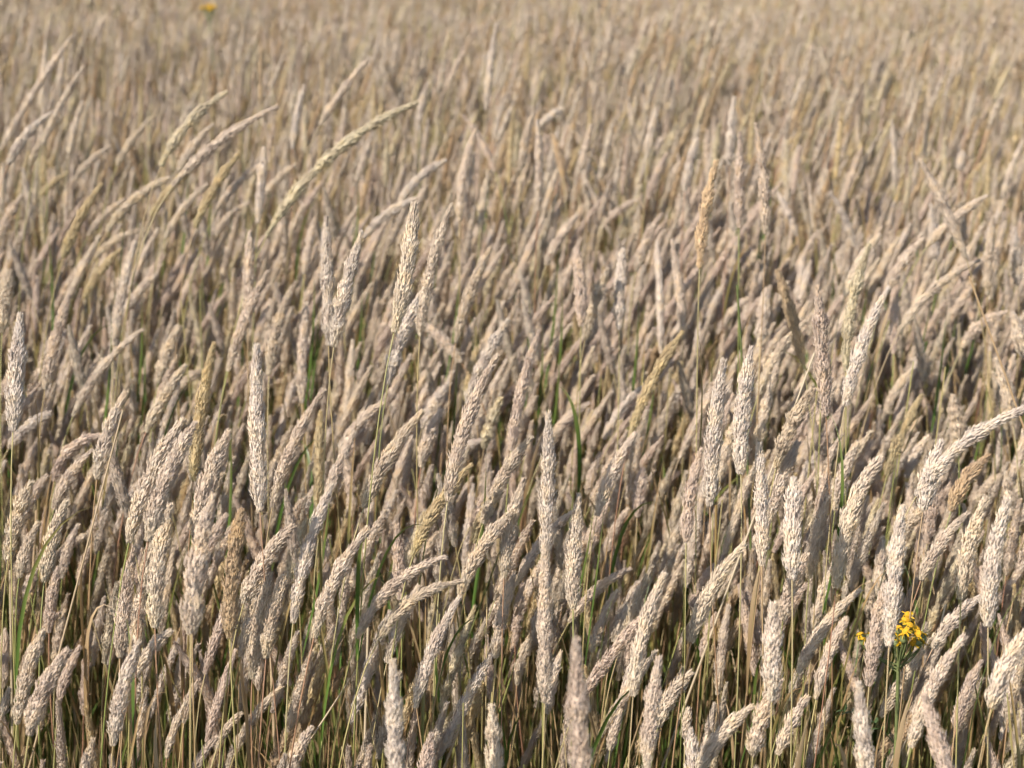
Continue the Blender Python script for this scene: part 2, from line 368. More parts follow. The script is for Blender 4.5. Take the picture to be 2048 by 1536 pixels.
# ------------------------------------------------------------------ the traced grass stalks
# tip x, tip y, head base x, head base y, widest width (all in the photograph's pixels), tone, bend
TRACE = """
142 77 2 300 19 c .02
165 137 84 292 17 c .03
103 227 16 330 21 p .08
92 72 82 222 12 c 0
126 105 117 192 10 c 0
219 294 148 360 17 c .05
201 372 126 516 23 y .04
450 188 322 332 24 g .08
550 218 345 372 24 c .06
478 310 390 455 22 y .05
412 372 330 477 17 c .06
336 358 214 462 21 c .08
425 250 355 345 20 c .05
278 462 190 515 18 c .08
828 212 533 472 28 g .09
528 300 516 446 21 p 0
608 174 585 298 16 p .03
616 222 602 304 12 c 0
735 122 640 250 18 c .03
522 82 521 212 11 t 0
330 212 335 280 11 k 0
198 200 197 275 11 k 0
164 205 136 318 14 c .02
6 330 1 428 18 c 0
630 440 608 548 20 c .02
651 438 650 548 22 p 0
136 345 75 400 15 y .05
116 336 71 374 15 y .06
43 393 0 480 22 c .05
495 407 425 480 18 c .08
270 490 228 690 23 c .03
722 470 668 692 34 p .02
653 440 657 690 30 p .0 1.03
992 52 972 218 19 p .01
856 168 838 260 16 p .05
926 232 990 342 16 k .05
951 263 919 440 20 c .05
929 106 896 176 13 c .05
890 323 799 407 19 p .09
830 400 727 476 21 p .08
1068 226 1042 342 19 c .04
1074 244 1076 420 20 c .02
1124 219 1078 254 20 p .05
1092 270 1094 312 15 k 0
1107 272 1127 360 18 t .02
1182 252 1161 346 19 c 0
1297 174 1300 240 12 t 0
1314 219 1294 316 19 c .03
1330 270 1308 308 16 p .03
1333 310 1295 398 17 k .03
1358 325 1336 387 14 c .03
1394 280 1370 382 21 p .03
977 345 960 455 19 c .02
902 415 840 672 27 c .04
828 414 788 665 36 c -.02
1278 399 1205 456 17 c .08
1322 431 1272 542 22 c .05
1152 434 1092 530 22 c .05
1206 440 1184 480 16 c .04
1175 405 1154 442 19 c .03
1104 460 1078 528 19 c .05
1468 198 1459 330 21 p .01
1480 270 1478 456 24 k .0
1512 254 1531 468 27 c .03
1432 328 1399 536 28 o .03
1784 243 1789 370 14 p .02
1926 304 1918 342 20 p 0
1843 325 1932 516 23 c .02
1972 394 1853 494 22 c .05
1662 388 1711 496 18 p .04
1556 386 1594 472 16 p .02
1628 466 1660 524 16 k .02
1733 340 1738 410 14 k 0
1600 294 1587 388 15 k .02
1987 440 1975 590 23 c .02
2028 460 2036 570 26 p 0
1758 473 1690 592 25 c .05
1845 480 1770 592 25 c .06
1862 412 1872 520 23 p 0
1960 195 1940 240 12 c .04
2046 285 2005 400 16 c .04
302 238 234 332 17 c .05
522 330 432 424 18 c .06
396 330 302 432 18 y .06
252 398 176 472 17 c .06
592 330 522 402 17 c .06
470 252 404 332 15 k .05
120 236 60 330 17 c .05
20 545 4 665 32 c .02
40 635 26 862 40 p .0
313 550 252 622 21 c .05
366 512 326 612 17 k .03
161 508 157 588 16 y 0
240 500 168 598 21 y .05
281 664 146 832 23 c .07
138 592 90 778 26 c .02
380 596 406 742 16 g .03
500 468 496 650 26 c 0
533 548 456 742 25 c .03
541 602 512 686 20 c .02
514 698 520 1022 38 p -.01
427 694 386 962 30 y .02
357 654 316 765 28 c .03
369 734 292 864 27 c .03
403 742 338 798 22 c .06
251 788 194 958 33 c .05
206 872 108 962 27 k .18
100 828 18 896 25 p .08
364 845 258 1085 40 c .05
388 852 296 1082 40 c .05 .94
457 868 392 1086 44 c .05
645 786 545 1014 30 c .05
603 796 543 852 20 c .12
582 764 532 778 16 c .16
578 590 538 750 26 c .05
613 612 604 806 24 c .02
93 954 34 1060 27 c .05
182 904 108 1018 28 c .07
316 662 283 795 15 c .03
641 828 636 1015 24 y .0
689 914 704 1032 23 c .03
708 868 643 1042 25 c .04
980 500 912 684 26 c .04
845 586 776 768 30 p .04
834 640 922 724 25 c .05
1015 644 936 808 29 p .04
1077 668 1022 902 27 k .03
1060 878 966 1046 32 c .05
1096 834 1090 1135 37 p -.01
1090 1090 1089 1405 34 c .0
1177 808 1103 878 25 c .06
1362 670 1260 878 27 y .05
1268 872 1194 1032 29 c .05
1290 770 1208 878 21 p .06
1200 908 1175 988 23 c .03
1142 912 1137 1018 18 c .0
1214 542 1170 678 28 c .03
1314 488 1321 706 18 p .01
1344 484 1365 668 22 c .02
1393 608 1345 684 20 p .05
1154 502 1162 652 28 k .02
1246 502 1238 660 26 p .02
940 934 826 1112 30 y .06
966 880 902 924 24 p .08
898 768 845 856 26 p .05
992 718 895 1002 34 c .05
882 822 842 934 30 c .04
842 828 728 1015 35 c .05
1002 798 968 896 28 g .03
953 698 934 804 24 y .02
765 808 680 905 25 c .08
756 598 746 695 18 c .02
1150 664 1168 720 16 c .0
1286 940 1274 1034 28 k .02
1360 944 1303 1002 20 k .05
998 522 970 592 20 g .05
1028 530 992 606 20 c .06
1738 494 1692 742 27 g .05
1774 582 1690 812 31 p .04
1636 580 1652 832 36 k .0
1534 582 1520 694 29 c .02
1556 546 1606 728 28 t .02
1610 646 1516 790 25 c .07
1502 702 1482 948 38 p .03
1447 728 1420 1012 38 p .02
1554 734 1514 908 25 c .02
1624 782 1552 936 36 c .05
1584 798 1544 854 19 c .06
1595 888 1538 1044 31 c .04
1518 894 1524 1132 32 p .01
1632 908 1592 1010 25 p .03
1656 942 1636 1100 33 c .02
1714 888 1670 1020 29 c .05
1762 918 1685 1066 34 c .06
1842 794 1774 950 25 y .04
1822 742 1768 840 22 c .07
2080 812 1832 992 33 p .1
1882 886 1846 1020 46 p .03
1856 874 1812 956 25 c .06
1976 914 1902 1022 35 t .08
1997 952 1955 1004 24 c .08
1994 720 2026 850 28 c .02
1986 748 2013 858 22 c .02
1980 708 1982 860 18 y .0
1961 762 1964 872 17 k .0
1906 794 1917 894 33 c .02
1918 652 1931 764 17 g .0
2011 626 1924 696 26 c .12
1956 524 1798 664 22 c .08
2026 628 2052 716 38 c .02
1991 498 1980 598 27 c .02
1790 566 1787 708 22 k .0
1496 598 1436 668 18 p .08
1402 902 1372 1085 30 k .04
1474 840 1440 960 25 c .04
2012 948 2018 1040 30 c .02
340 1016 310 1255 38 c .04
316 1062 288 1190 32 c .04
268 1098 240 1314 34 c .02
282 1178 266 1330 36 c .0
276 1290 226 1490 36 c .04
341 1264 272 1354 29 c .08
426 998 382 1268 48 c .04
452 1032 402 1145 28 k .05
483 1026 460 1276 38 t .03
583 1056 488 1206 36 c .06
662 976 586 1246 32 p .04
613 1042 580 1156 27 g .04
734 1062 628 1275 34 c .06
541 1152 504 1358 31 c .03
572 1150 532 1316 32 c .04 .95
642 1078 652 1182 25 c .02
136 1304 58 1470 40 c .07
86 1266 34 1448 33 c .04
117 1228 42 1350 20 c .06
160 1296 118 1406 24 k .06
10 1262 6 1376 22 c .0
116 1138 98 1265 27 k .03
130 1222 111 1326 23 c .03
156 1052 124 1156 23 c .05
182 1068 88 1144 19 c .08
62 968 16 1118 35 c .04
131 1006 88 1164 34 c .04
76 1048 38 1156 28 c .05
72 1140 48 1218 26 c .05
397 1362 368 1446 21 c .05
372 1406 334 1516 17 c .05
561 1376 472 1502 21 c .06
483 1428 434 1496 18 c .08
433 1476 386 1548 20 c .06
623 1456 578 1560 30 c .05
186 1480 170 1590 26 c .02
182 1264 167 1430 19 k .02
182 1092 158 1170 19 c .05
887 1118 715 1276 29 c .12
919 1166 756 1280 27 c .13 .95
1022 1026 920 1190 32 c .06
1047 962 1008 1155 33 c .04
1004 970 948 1086 28 y .05
794 1054 802 1200 30 k .0
917 1200 830 1416 31 c .05
867 1210 862 1294 24 g .0
836 1176 774 1325 28 c .04
1150 1022 1032 1170 25 c .07
1027 1154 992 1316 29 c .04
1044 1172 1030 1290 24 k .02
1258 1140 1138 1244 24 c .08
1234 1184 1184 1304 24 c .04
1280 1168 1228 1284 25 c .04
1327 1154 1266 1392 33 c .05
1153 1288 1168 1600 50 k -.01
786 1328 794 1590 41 p .0
1318 1320 1294 1540 37 c .02
1382 1346 1316 1452 34 c .08
984 1416 992 1590 40 c .0
862 1472 846 1600 38 k .02
1158 996 1146 1218 35 c .02
1122 1306 1094 1428 26 c .03
974 1276 984 1406 24 k .0
1242 1422 1220 1500 19 c .04
1378 1418 1370 1478 22 c .03
1382 1462 1392 1590 36 p .0
1255 1020 1206 1120 22 c .05
1218 1002 1178 1108 26 k .04
1062 1272 1034 1370 23 c .04
1486 1094 1382 1284 35 c .07
1428 1132 1384 1220 26 k .04
1588 962 1584 1158 41 p .01
1613 1112 1566 1240 34 c .05
1546 1212 1543 1400 43 c .0
1612 1172 1552 1272 30 k .06
1657 996 1618 1156 31 c .04
1722 994 1672 1176 37 c .05
1673 1132 1628 1256 26 c .05
1718 1184 1596 1346 28 c .07
1692 1240 1632 1398 27 c .05
1804 1020 1778 1292 38 p .01
1766 1076 1758 1190 27 c .02
1769 1174 1738 1372 34 k .02
1738 1166 1742 1240 24 c .0
1872 980 1854 1086 30 k .02
1932 1030 1842 1160 31 c .06
1972 1000 1922 1198 41 c .05
2014 1004 1976 1252 41 p .04
1958 1196 1866 1296 31 c .06
1927 1278 1822 1495 35 c .06
1850 1396 1904 1590 44 k .01
1718 1372 1737 1590 42 p .0
1962 1326 1912 1456 29 k .05
2062 1256 1982 1416 44 c .06
1457 1216 1436 1390 22 c .02
1432 1228 1404 1314 19 k .05
1494 1186 1516 1286 27 k .02
1560 1364 1506 1510 40 c .06
1614 1396 1556 1510 31 c .05
1502 1416 1396 1545 36 c .07
"""
HEADS = []
for ln in TRACE.strip().splitlines():
    p = ln.split()
    HEADS.append(dict(t=(float(p[0]), float(p[1])), b=(float(p[2]), float(p[3])), w=float(p[4]), tone=p[5], bend=float(p[6]), nearer=float(p[7]) if len(p) > 7 else 1.0))

def depth_at(px, py, z):
    return (z - CAM_Z) / ray(px, py)[2]

def solve_depth(h):
    """how far away a traced head stands: from its width, its length and the height of the canopy"""
    (tx, ty), (bx, by) = h['t'], h['b']
    ln = math.hypot(tx - bx, ty - by)
    d_plane = depth_at(tx, ty, 0.86)
    d_len = FPX * 0.135 / ln
    d_wid = FPX * 0.0165 / h['w']
    k = min(max((ty - 300) / 400, 0), 1)                # those rising out of the far canopy are judged by size alone
    wp, wl_, ww = 0.12 + 0.33 * k, 0.30 - 0.10 * k, 0.58 - 0.23 * k
    d = math.exp(wp * math.log(d_plane) + wl_ * math.log(d_len) + ww * math.log(d_wid))
    zt = CAM_Z + d * ray(tx, ty)[2]
    zt2 = min(max(zt, 0.62), 1.22)
    return depth_at(tx, ty, zt2) * h.get('nearer', 1.0)

# landmarks one can find in the picture: their own label and how others refer to them
LANDMARKS = {
    (142, 77): ('long pale seed head leaning out of the top left corner of the field', 'the long top left head'),
    (828, 212): ('long loose greenish-straw seed head arching right in the upper left', 'the long greenish-straw head'),
    (992, 52): ('pale seed head standing alone and tallest near the top edge', 'the lone top head'),
    (1432, 328): ('orange-brown ripe seed head standing tall above its neighbours', 'the orange-brown head'),
    (1512, 254): ('tall upright cream head on a thin brown stalk right of the orange-brown head', None),
    (1843, 325): ('tan head leaning left and crossing another at upper right', 'the crossed upper right heads'),
    (1972, 394): ('cream head leaning far right across the left-leaning tan one', None),
    (722, 470): ('thick pale seed head, right one of a narrow V left of centre', 'the pale V-shaped pair'),
    (653, 440): ('thick pale upright seed head, left one of a narrow V', None),
    (834, 640): ('cream head leaning left across its right-leaning neighbours near the centre', 'the left-leaning central head'),
    (514, 698): ('very broad pale seed head standing upright in the left half', 'the broad pale upright head'),
    (364, 845): ('left one of two plump cream heads leaning right side by side', 'the plump cream twins'),
    (388, 852): ('right one of two plump cream heads leaning right side by side', None),
    (1096, 834): ('tall smooth pale seed head standing dead straight at centre', 'the tall straight central head'),
    (1636, 580): ('thick pinkish-brown upright seed head in the right half', 'the thick pinkish-brown head'),
    (2080, 812): ('long pale seed head arching over to the right edge', 'the head arching over the right edge'),
    (1153, 1288): ('thickest pinkish seed head, cut by the bottom edge right of centre', 'the thickest bottom head'),
    (786, 1328): ('thick pale upright head cut by the bottom edge left of centre', 'the thick pale bottom head'),
    (887, 1118): ('upper one of two cream heads bowing right side by side', 'the two bowing heads'),
    (919, 1166): ('lower one of two cream heads bowing right side by side', None),
    (136, 1304): ('plump cream head leaning right at the lower left', 'the plump lower left head'),
    (1804, 1020): ('tall pale upright head standing before the yellow ragwort', 'the yellow flowers'),
    (281, 664): ('long slim cream head bowing right beside the left edge', 'the long slim bowed head'),
    (1588, 962): ('thick pale upright head in the lower right half', 'the thick pale right head'),
    (426, 998): ('broadest cream head of the lower left, leaning slightly right', 'the broadest left head'),
    (1850, 1396): ('thick pinkish head leaning left at the bottom right', 'the left-leaning corner head'),
    (380, 596): ('thin greenish head leaning left in the left half', 'the thin greenish head'),
}
TONE_WORD = {'c': 'cream', 'p': 'pale whitish', 'y': 'straw-yellow', 't': 'tan', 'k': 'pinkish-beige', 'g': 'greenish', 'o': 'orange-brown'}
ORD = ['nearest', 'second', 'third', 'fourth', 'fifth', 'sixth', 'seventh', 'eighth', 'ninth', 'tenth']

def make_labels():
    keys = [(k, v[1]) for k, v in LANDMARKS.items() if v[1]]
    mids = {h['t']: ((h['t'][0] + h['b'][0]) / 2, (h['t'][1] + h['b'][1]) / 2) for h in HEADS}
    buckets = {}
    for h in HEADS:
        if h['t'] in LANDMARKS:
            h['label'] = LANDMARKS[h['t']][0]; continue
        mx, my = mids[h['t']]
        d, k, ref = min((math.hypot(mx - mids[k][0], my - mids[k][1]), k, r) for k, r in keys)
        dx, dy = mx - mids[k][0], mids[k][1] - my
        o = int(((math.degrees(math.atan2(dy, dx)) + 382.5) % 360) // 45)
        way = ['right of', 'upper right of', 'above', 'upper left of', 'left of', 'lower left of', 'below', 'lower right of'][o]
        buckets.setdefault((k, way, ref), []).append((d, h))
    for (k, way, ref), lst in buckets.items():
        lst.sort(key=lambda x: x[0])
        for q, (d, h) in enumerate(lst):
            a = math.degrees(math.atan2(h['t'][0] - h['b'][0], h['b'][1] - h['t'][1]))
            lean = 'left-leaning' if a < -6 else 'upright' if a < 12 else 'right-leaning' if a < 38 else 'bowed'
            which = ORD[q] + ' ' if len(lst) > 1 else ''
            h['label'] = f"{lean} {TONE_WORD[h['tone']]} head, {which}{way} {ref}"
make_labels()

def leaf_shapes():
    out = []
    for i in range(10):
        g = np.random.default_rng(300 + i); mb = MB()
        L = g.uniform(0.18, 0.34); a = g.uniform(-0.5, 0.5); o = g.uniform(0.08, 0.34) * L
        d = np.array([math.cos(a), math.sin(a), 0])
        up = math.sqrt(max(L * L - o * o, 0.01))
        blade(mb, [np.zeros(3), np.array([0, 0, up * 0.75]) + d * o * 0.15, d * o + np.array([0, 0, up * g.uniform(0.55, 1.0)])],
              g.uniform(0.0035, 0.006), g.uniform(0.15, 1.0), g, twist=g.uniform(-1.2, 1.2))
        out.append(mb.mesh('leaf_blade', [M_BLADE], True))
    return out
LEAVES = leaf_shapes()

TRACED = []
def build_stalk(i, h):
    g = np.random.default_rng(1000 + i)
    D = solve_depth(h)
    (tx, ty), (bx, by) = h['t'], h['b']
    Lp = math.hypot(tx - bx, ty - by) * D / FPX
    T = CP + ray(tx, ty) * D
    B = CP + ray(bx, by) * (D + g.uniform(-0.22, 0.16) * Lp)
    T = T + (T - B) * 0.03
    ax = T - B; ln = np.linalg.norm(ax); s = 1 if tx >= bx else -1
    perp = norm(np.cross(ax, FW)) * -s                # bows away from the side it leans to
    if perp[2] < 0: perp = -perp
    M = (T + B) / 2 + perp * ln * (h['bend'] * 1.9)
    Rm = h['w'] / 2 * D / FPX * 0.94
    d0 = norm(M - B)
    zr = 0.0
    hd = np.array([d0[0], d0[1], 0]) / max(d0[2], 0.35)
    off = hd * B[2] * 0.20
    lo = np.linalg.norm(off)
    if lo > 0.15: off *= 0.15 / lo
    root = np.array([B[0], B[1], zr]) - off + np.array([g.normal(0, 0.02), g.normal(0, 0.02), 0])
    e = bpy.data.objects.new('grass_stalk', None); C.objects.link(e)
    e.empty_display_size = 0.05; e.location = root
    tag(e, h['label'], 'grass', 'seeding grass stalks in the foreground')
    mb = MB()
    pts = stem_curve(np.zeros(3), B - root, d0, 14)
    stem(mb, pts, g.uniform(0.0010, 0.0014), g.uniform(0.0006, 0.0008), g.uniform(0, 1) if h['tone'] != 'o' else 0.28)
    link('stem', mb.mesh('stem', [M_STEM], True), e)
    mb = MB()
    slen = 0.0067 * min(1.15, max(0.85, Rm / 0.0088))
    n = int(min(1120, max(280, ln * Rm * 2 * math.pi / (0.155 * slen * slen))))
    loose = 0.5 if h['tone'] == 'g' or h['bend'] > 0.1 else g.choice([0.0, 0.15, 0.4])
    seed_head(mb, [B - root, M - root, T - root], Rm, n, g, loose=loose, slen=slen, sides=3)
    o = link('seed_head', mb.mesh('seed_head', [M_HEAD[h['tone']]]), e)
    for q in range(g.integers(1, 3)):
        k = g.integers(3, 9)
        lf = link('leaf_blade', LEAVES[g.integers(0, len(LEAVES))], e, pts[k])
        lf.rotation_euler = (g.normal(0, 0.1), g.normal(0, 0.1), g.normal(0, 1.3))
        s_ = g.uniform(0.8, 1.2); lf.scale = (s_, s_, s_)
    TRACED.append((bx, by, tx, ty, D, h['w']))
for i, h in enumerate(HEADS):
    build_stalk(i, h)

# ------------------------------------------------------------------ loose blades and bare straws in the foreground
# top x, y, bottom x, y, width px, tone, bend, name, label
STRAWS = [
    (1891, 1209, 1800, 1500, 6, 1.0, .01, 'bare_straw', 'shiny pale bare straw slanting right of the yellow flowers'),
    (1884, 1312, 1812, 1480, 5, .95, .0, 'bare_straw', 'shorter pale straw parallel to the shiny one right of the yellow flowers'),
    (1432, 1010, 1429, 1560, 7, .45, .0, 'bare_straw', 'upright yellow-green bare straw left of the lower right heads'),
    (1488, 1000, 1484, 1390, 5, .55, .01, 'bare_straw', 'upright reddish bare straw next to the yellow-green one'),
    (1004, 1090, 905, 1320, 5, .30, .01, 'bare_straw', 'thin yellow-green straw slanting below the two bowing heads'),
    (986, 1278, 885, 1505, 6, .95, .01, 'bare_straw', 'pale straw slanting down to the bottom edge left of centre'),
    (736, 1255, 730, 1470, 7, 1.0, .0, 'bare_straw', 'bright white upright straw between the bowing heads and bottom edge'),
    (813, 1310, 803, 1520, 13, .15, .0, 'grass_shoot', 'broad green upright blade right of the thick pale bottom head'),
    (1077, 1385, 1076, 1560, 9, .2, .0, 'grass_shoot', 'green upright blade under the tall straight pale head'),
    (540, 1180, 576, 1570, 9, .9, -.01, 'bare_straw', 'long pale straw leaning left from the bottom edge at left'),
    (322, 1300, 294, 1500, 12, .62, .01, 'grass_shoot', 'orange-tipped green blade below the broadest head at lower left'),
    (208, 1290, 192, 1430, 10, .66, .02, 'grass_shoot', 'short orange and green blade at lower left'),
    (386, 1000, 358, 1310, 6, .4, .01, 'bare_straw', 'olive straw rising in front of the plump cream twins'),
    (384, 1412, 400, 1550, 9, .78, .0, 'grass_shoot', 'tan-orange blade leaning left near the bottom edge at left'),
    (656, 1335, 690, 1550, 13, .74, .0, 'grass_shoot', 'broad orange-yellow blade leaning left at the bottom edge'),
    (718, 1332, 632, 1462, 5, .95, .0, 'bare_straw', 'thin pale straw slanting right at the bottom left of centre'),
    (20, 1140, 25, 1480, 6, 1.0, .0, 'bare_straw', 'bright pale upright straw by the lower left edge'),
    (73, 1020, 63, 1190, 6, .85, .0, 'bare_straw', 'pinkish pale upright straw near the left edge'),
    (1474, 570, 1479, 890, 6, .2, .01, 'bare_straw', 'green upright straw below the tall upright heads at right'),
    (1629, 706, 1590, 812, 5, 1.0, .0, 'bare_straw', 'short bright straw left of the thick pinkish-brown head'),
    (1938, 552, 1994, 728, 5, .8, .01, 'bare_straw', 'tan straw leaning left near the right edge'),
    (1300, 985, 1292, 1170, 9, .7, .0, 'grass_shoot', 'orange blade in the gap right of centre'),
    (1368, 900, 1352, 1200, 9, .25, .01, 'grass_shoot', 'upright green blade in the dark gap right of centre'),
    (246, 820, 196, 1010, 5, .9, .0, 'bare_straw', 'tan straw slanting at the left above the plump twins'),
    (140, 1420, 118, 1560, 10, .12, .03, 'grass_shoot', 'bright green blade at the bottom left'),
    (468, 1395, 452, 1560, 11, .18, .0, 'grass_shoot', 'green blade rising from the bottom edge at left'),
    (1668, 1330, 1664, 1560, 9, .22, .01, 'grass_shoot', 'green upright blade left of the bottom right heads'),
]
def build_straw(i, s):
    tx, ty, bx, by, w, tone, bend, name, label = s
    g = np.random.default_rng(5000 + i)
    D = depth_at(tx, ty, 0.66 if ty > 950 else 0.95)
    D = min(max(D, 1.45), 2.4)
    T = CP + ray(tx, ty) * D; B = CP + ray(bx, by) * (D - 0.01)
    d = norm(T - B)
    root = B - d * (B[2] / max(d[2], 0.5)); root[2] = 0
    mb = MB(); M = (T) * 0.5 + root * 0.5 + RT * bend * 3
    ctrl = [np.zeros(3), M - root, T - root]
    wid = w * D / FPX
    if name == 'bare_straw':
        pts = bezier(ctrl, np.linspace(0, 1, 16)); n = 16
        q = np.linspace(0, 1, n)
        rad = wid * 0.5 * (1.12 - 0.35 * q)
        rad[8] *= 1.25                                        # a node on the culm
        tube(mb, pts, rad, 6, np.stack([np.ones(n), np.full(n, tone), q], -1))
        me = mb.mesh(name, [M_BLADE], True)
    else:
        blade(mb, ctrl, wid * 1.15, tone, g, n=14, fold=0.3, twist=None, tipfrac=0.5)
        me = mb.mesh(name, [M_BLADE], True)
    tag(link(name, me, None, root), label, 'grass', 'loose blades and straws in the foreground')
for i, s in enumerate(STRAWS): build_straw(i, s)

# ------------------------------------------------------------------ ragwort
M_PETAL = flat_mat('ragwort_petal', (0.64, 0.38, 0.010), 0.5, 0.35, var=0.12)
M_DISC = flat_mat('ragwort_disc', (0.52, 0.27, 0.010), 0.8, 0.05, var=0.3, scale=900)
M_RGREEN = flat_mat('ragwort_green', (0.15, 0.17, 0.06), 0.6, 0.15)
M_RLEAF = flat_mat('ragwort_leaf', (0.06, 0.095, 0.03), 0.55, 0.25)

def petal_mesh(L, W):
    mb = MB(); t = np.linspace(0, 1, 5)
    w = W * np.array([0.35, 0.8, 1.0, 0.85, 0.3]) / 2
    p = np.stack([t * L, np.zeros(5), -0.25 * L * t * t + 0.08 * L * t], -1)
    S = np.array([0, 1.0, 0])
    V = np.stack([p + S * w[:, None], p + np.array([0, 0, -0.06 * L]), p - S * w[:, None]], 1).reshape(-1, 3)
    i = np.arange(4)[:, None] * 3; j = np.arange(2)[None]
    mb.add(V, np.stack([i + j, i + j + 1, i + j + 4, i + j + 3], -1).reshape(-1, 4), (1, 0, 0))
    return mb.mesh('petal', [M_PETAL], True)

def disc_mesh(r):
    mb = MB(); g = np.random.default_rng(3)
    n, m = 5, 10
    a = np.linspace(0.05, 1.45, n); b = np.arange(m) / m * 2 * math.pi
    V = np.stack([r * np.sin(a)[:, None] * np.cos(b)[None], r * np.sin(a)[:, None] * np.sin(b)[None],
                  np.broadcast_to((r * 0.62 * np.cos(a))[:, None], (n, m))], -1).reshape(-1, 3)
    V += g.normal(0, r * 0.05, V.shape)
    i = np.arange(n - 1)[:, None] * m; j = np.arange(m)[None]; k = (j + 1) % m
    mb.add(V, np.stack([i + j, i + m + j, i + m + k, i + k], -1).reshape(-1, 4), (1, 0, 0))
    mb.add(V[:m], np.arange(m)[None], (1, 0, 0))
    return mb.mesh('disc', [M_DISC], False)

def cup_mesh(r):
    mb = MB(); z = np.linspace(-1.5 * r, 0, 5)
    pts = np.stack([0 * z, 0 * z, z], -1)
    tube(mb, pts, r * np.array([0.3, 0.75, 0.82, 0.8, 0.88]), 9, (1, 0, 0))
    return mb.mesh('flower_cup', [M_RGREEN], True)

PETAL, DISC, CUP = petal_mesh(0.0060, 0.0022), disc_mesh(0.0050), cup_mesh(0.0046)

def ragwort(spots, D, root_dx, label, seed, petals, scale):
    g = np.random.default_rng(seed)
    P = [CP + ray(x, y) * (D + dz) for x, y, dz in spots]
    c = np.mean(P, axis=0)
    root = np.array([c[0] + root_dx, c[1], 0.0])
    e = bpy.data.objects.new('ragwort_plant', None); C.objects.link(e); e.location = root
    e.empty_display_size = 0.05
    tag(e, label, 'flower', 'yellow ragwort in the grass')
    fork = np.array([c[0], c[1], c[2] - 0.036 * scale]) - root
    mb = MB(); pts = bezier([np.zeros(3), np.array([0, 0, fork[2] * 0.6]), fork], np.linspace(0, 1, 12))
    tube(mb, pts, np.linspace(0.0034, 0.0022, 12), 6, (1, 0, 0))
    link('main_stem', mb.mesh('main_stem', [M_RGREEN], True), e)
    for k, p in enumerate(P):
        q = p - root
        mb = MB(); s = bezier([np.zeros(3), np.array([0, 0, fork[2] * 0.6]), fork], np.array([1 - 0.008 * (k % 4)]))[0]
        tube(mb, bezier([s, (s + q) / 2 + np.array([(q - s)[0] * 0.3, 0, -0.006]), q - np.array([0, 0, 0.006])], np.linspace(0, 1, 7)), 0.0011 * scale, 5, (1, 0, 0))
        link('flower_stalk', mb.mesh('flower_stalk', [M_RGREEN], True), e)
        f = bpy.data.objects.new('flower_head', None); C.objects.link(f); f.parent = e; f.location = q
        f.empty_display_size = 0.01
        f.rotation_euler = (g.normal(0.5, 0.35), g.normal(0.0, 0.35), g.uniform(0, 6)); sc_ = scale * g.uniform(0.85, 1.15); f.scale = (sc_,) * 3
        link('disc', DISC, f); link('flower_cup', CUP, f)
        for j in range(petals):
            if g.uniform() < 0.38: continue                     # ragged, half withered rays
            o = link('petal', PETAL, f)
            a = j / petals * 2 * math.pi + g.normal(0, 0.12)
            o.location = (0.0038 * math.cos(a), 0.0038 * math.sin(a), 0.0002)
            o.rotation_euler = (g.normal(0, 0.3), g.normal(0.35, 0.4), a)
            x = g.uniform(0.65, 1.15); o.scale = (x, g.uniform(0.8, 1.1), 1)
    for k in range(7):                                        # ragged pinnate leaves
        mb = MB(); s = pts[3 + k] if k < 7 else pts[6]
        a = k * 2.4 + 0.4; d = np.array([math.cos(a), math.sin(a), 0]); Lf = g.uniform(0.05, 0.09)
        ctrl = [s, s + d * Lf * 0.5 + np.array([0, 0, Lf * 0.35]), s + d * Lf + np.array([0, 0, Lf * 0.1])]
        blade(mb, ctrl, 0.006, 0.1, g, n=7, twist=None)
        for t in np.linspace(0.25, 0.92, 6):
            b0 = bezier(ctrl, np.array([t]))[0]
            for sd in (-1, 1):
                w = np.array([-d[1], d[0], 0]) * sd
                b1 = b0 + (w * 0.9 + d * 0.5) * 0.016 * g.uniform(0.7, 1.2) * (1.15 - 0.5 * t) + np.array([0, 0, g.normal(0.002, 0.003)])
                blade(mb, [b0, (b0 + b1) / 2 + np.array([0, 0, 0.002]), b1], 0.006, 0.1, g, n=4, twist=None)
        link('leaf', mb.mesh('leaf', [M_RLEAF], True), e)

ragwort([(1812, 1240, 0), (1797, 1256, -.012), (1832, 1258, .01), (1806, 1272, -.02), (1842, 1282, 0), (1820, 1250, -.02), (1828, 1284, -.012),
         (1788, 1266, .02), (1816, 1230, .02), (1728, 1280, .01), (1720, 1270, .025), (1740, 1272, .03), (1836, 1268, -.02), (1812, 1262, -.03), (1846, 1272, .02), (1800, 1284, .0)],
        1.93, 0.012, 'yellow ragwort flowering low among the grass at lower right', 41, 13, 1.0)
ragwort([(404, 15, 0), (416, 11, .02), (424, 16, -.02), (411, 18, .03), (430, 13, 0), (420, 19, -.03), (414, 15, -.02), (422, 11, .0)],
        7.0, 0.02, 'small blurred yellow ragwort tuft at the top edge of the field', 43, 6, 1.45)

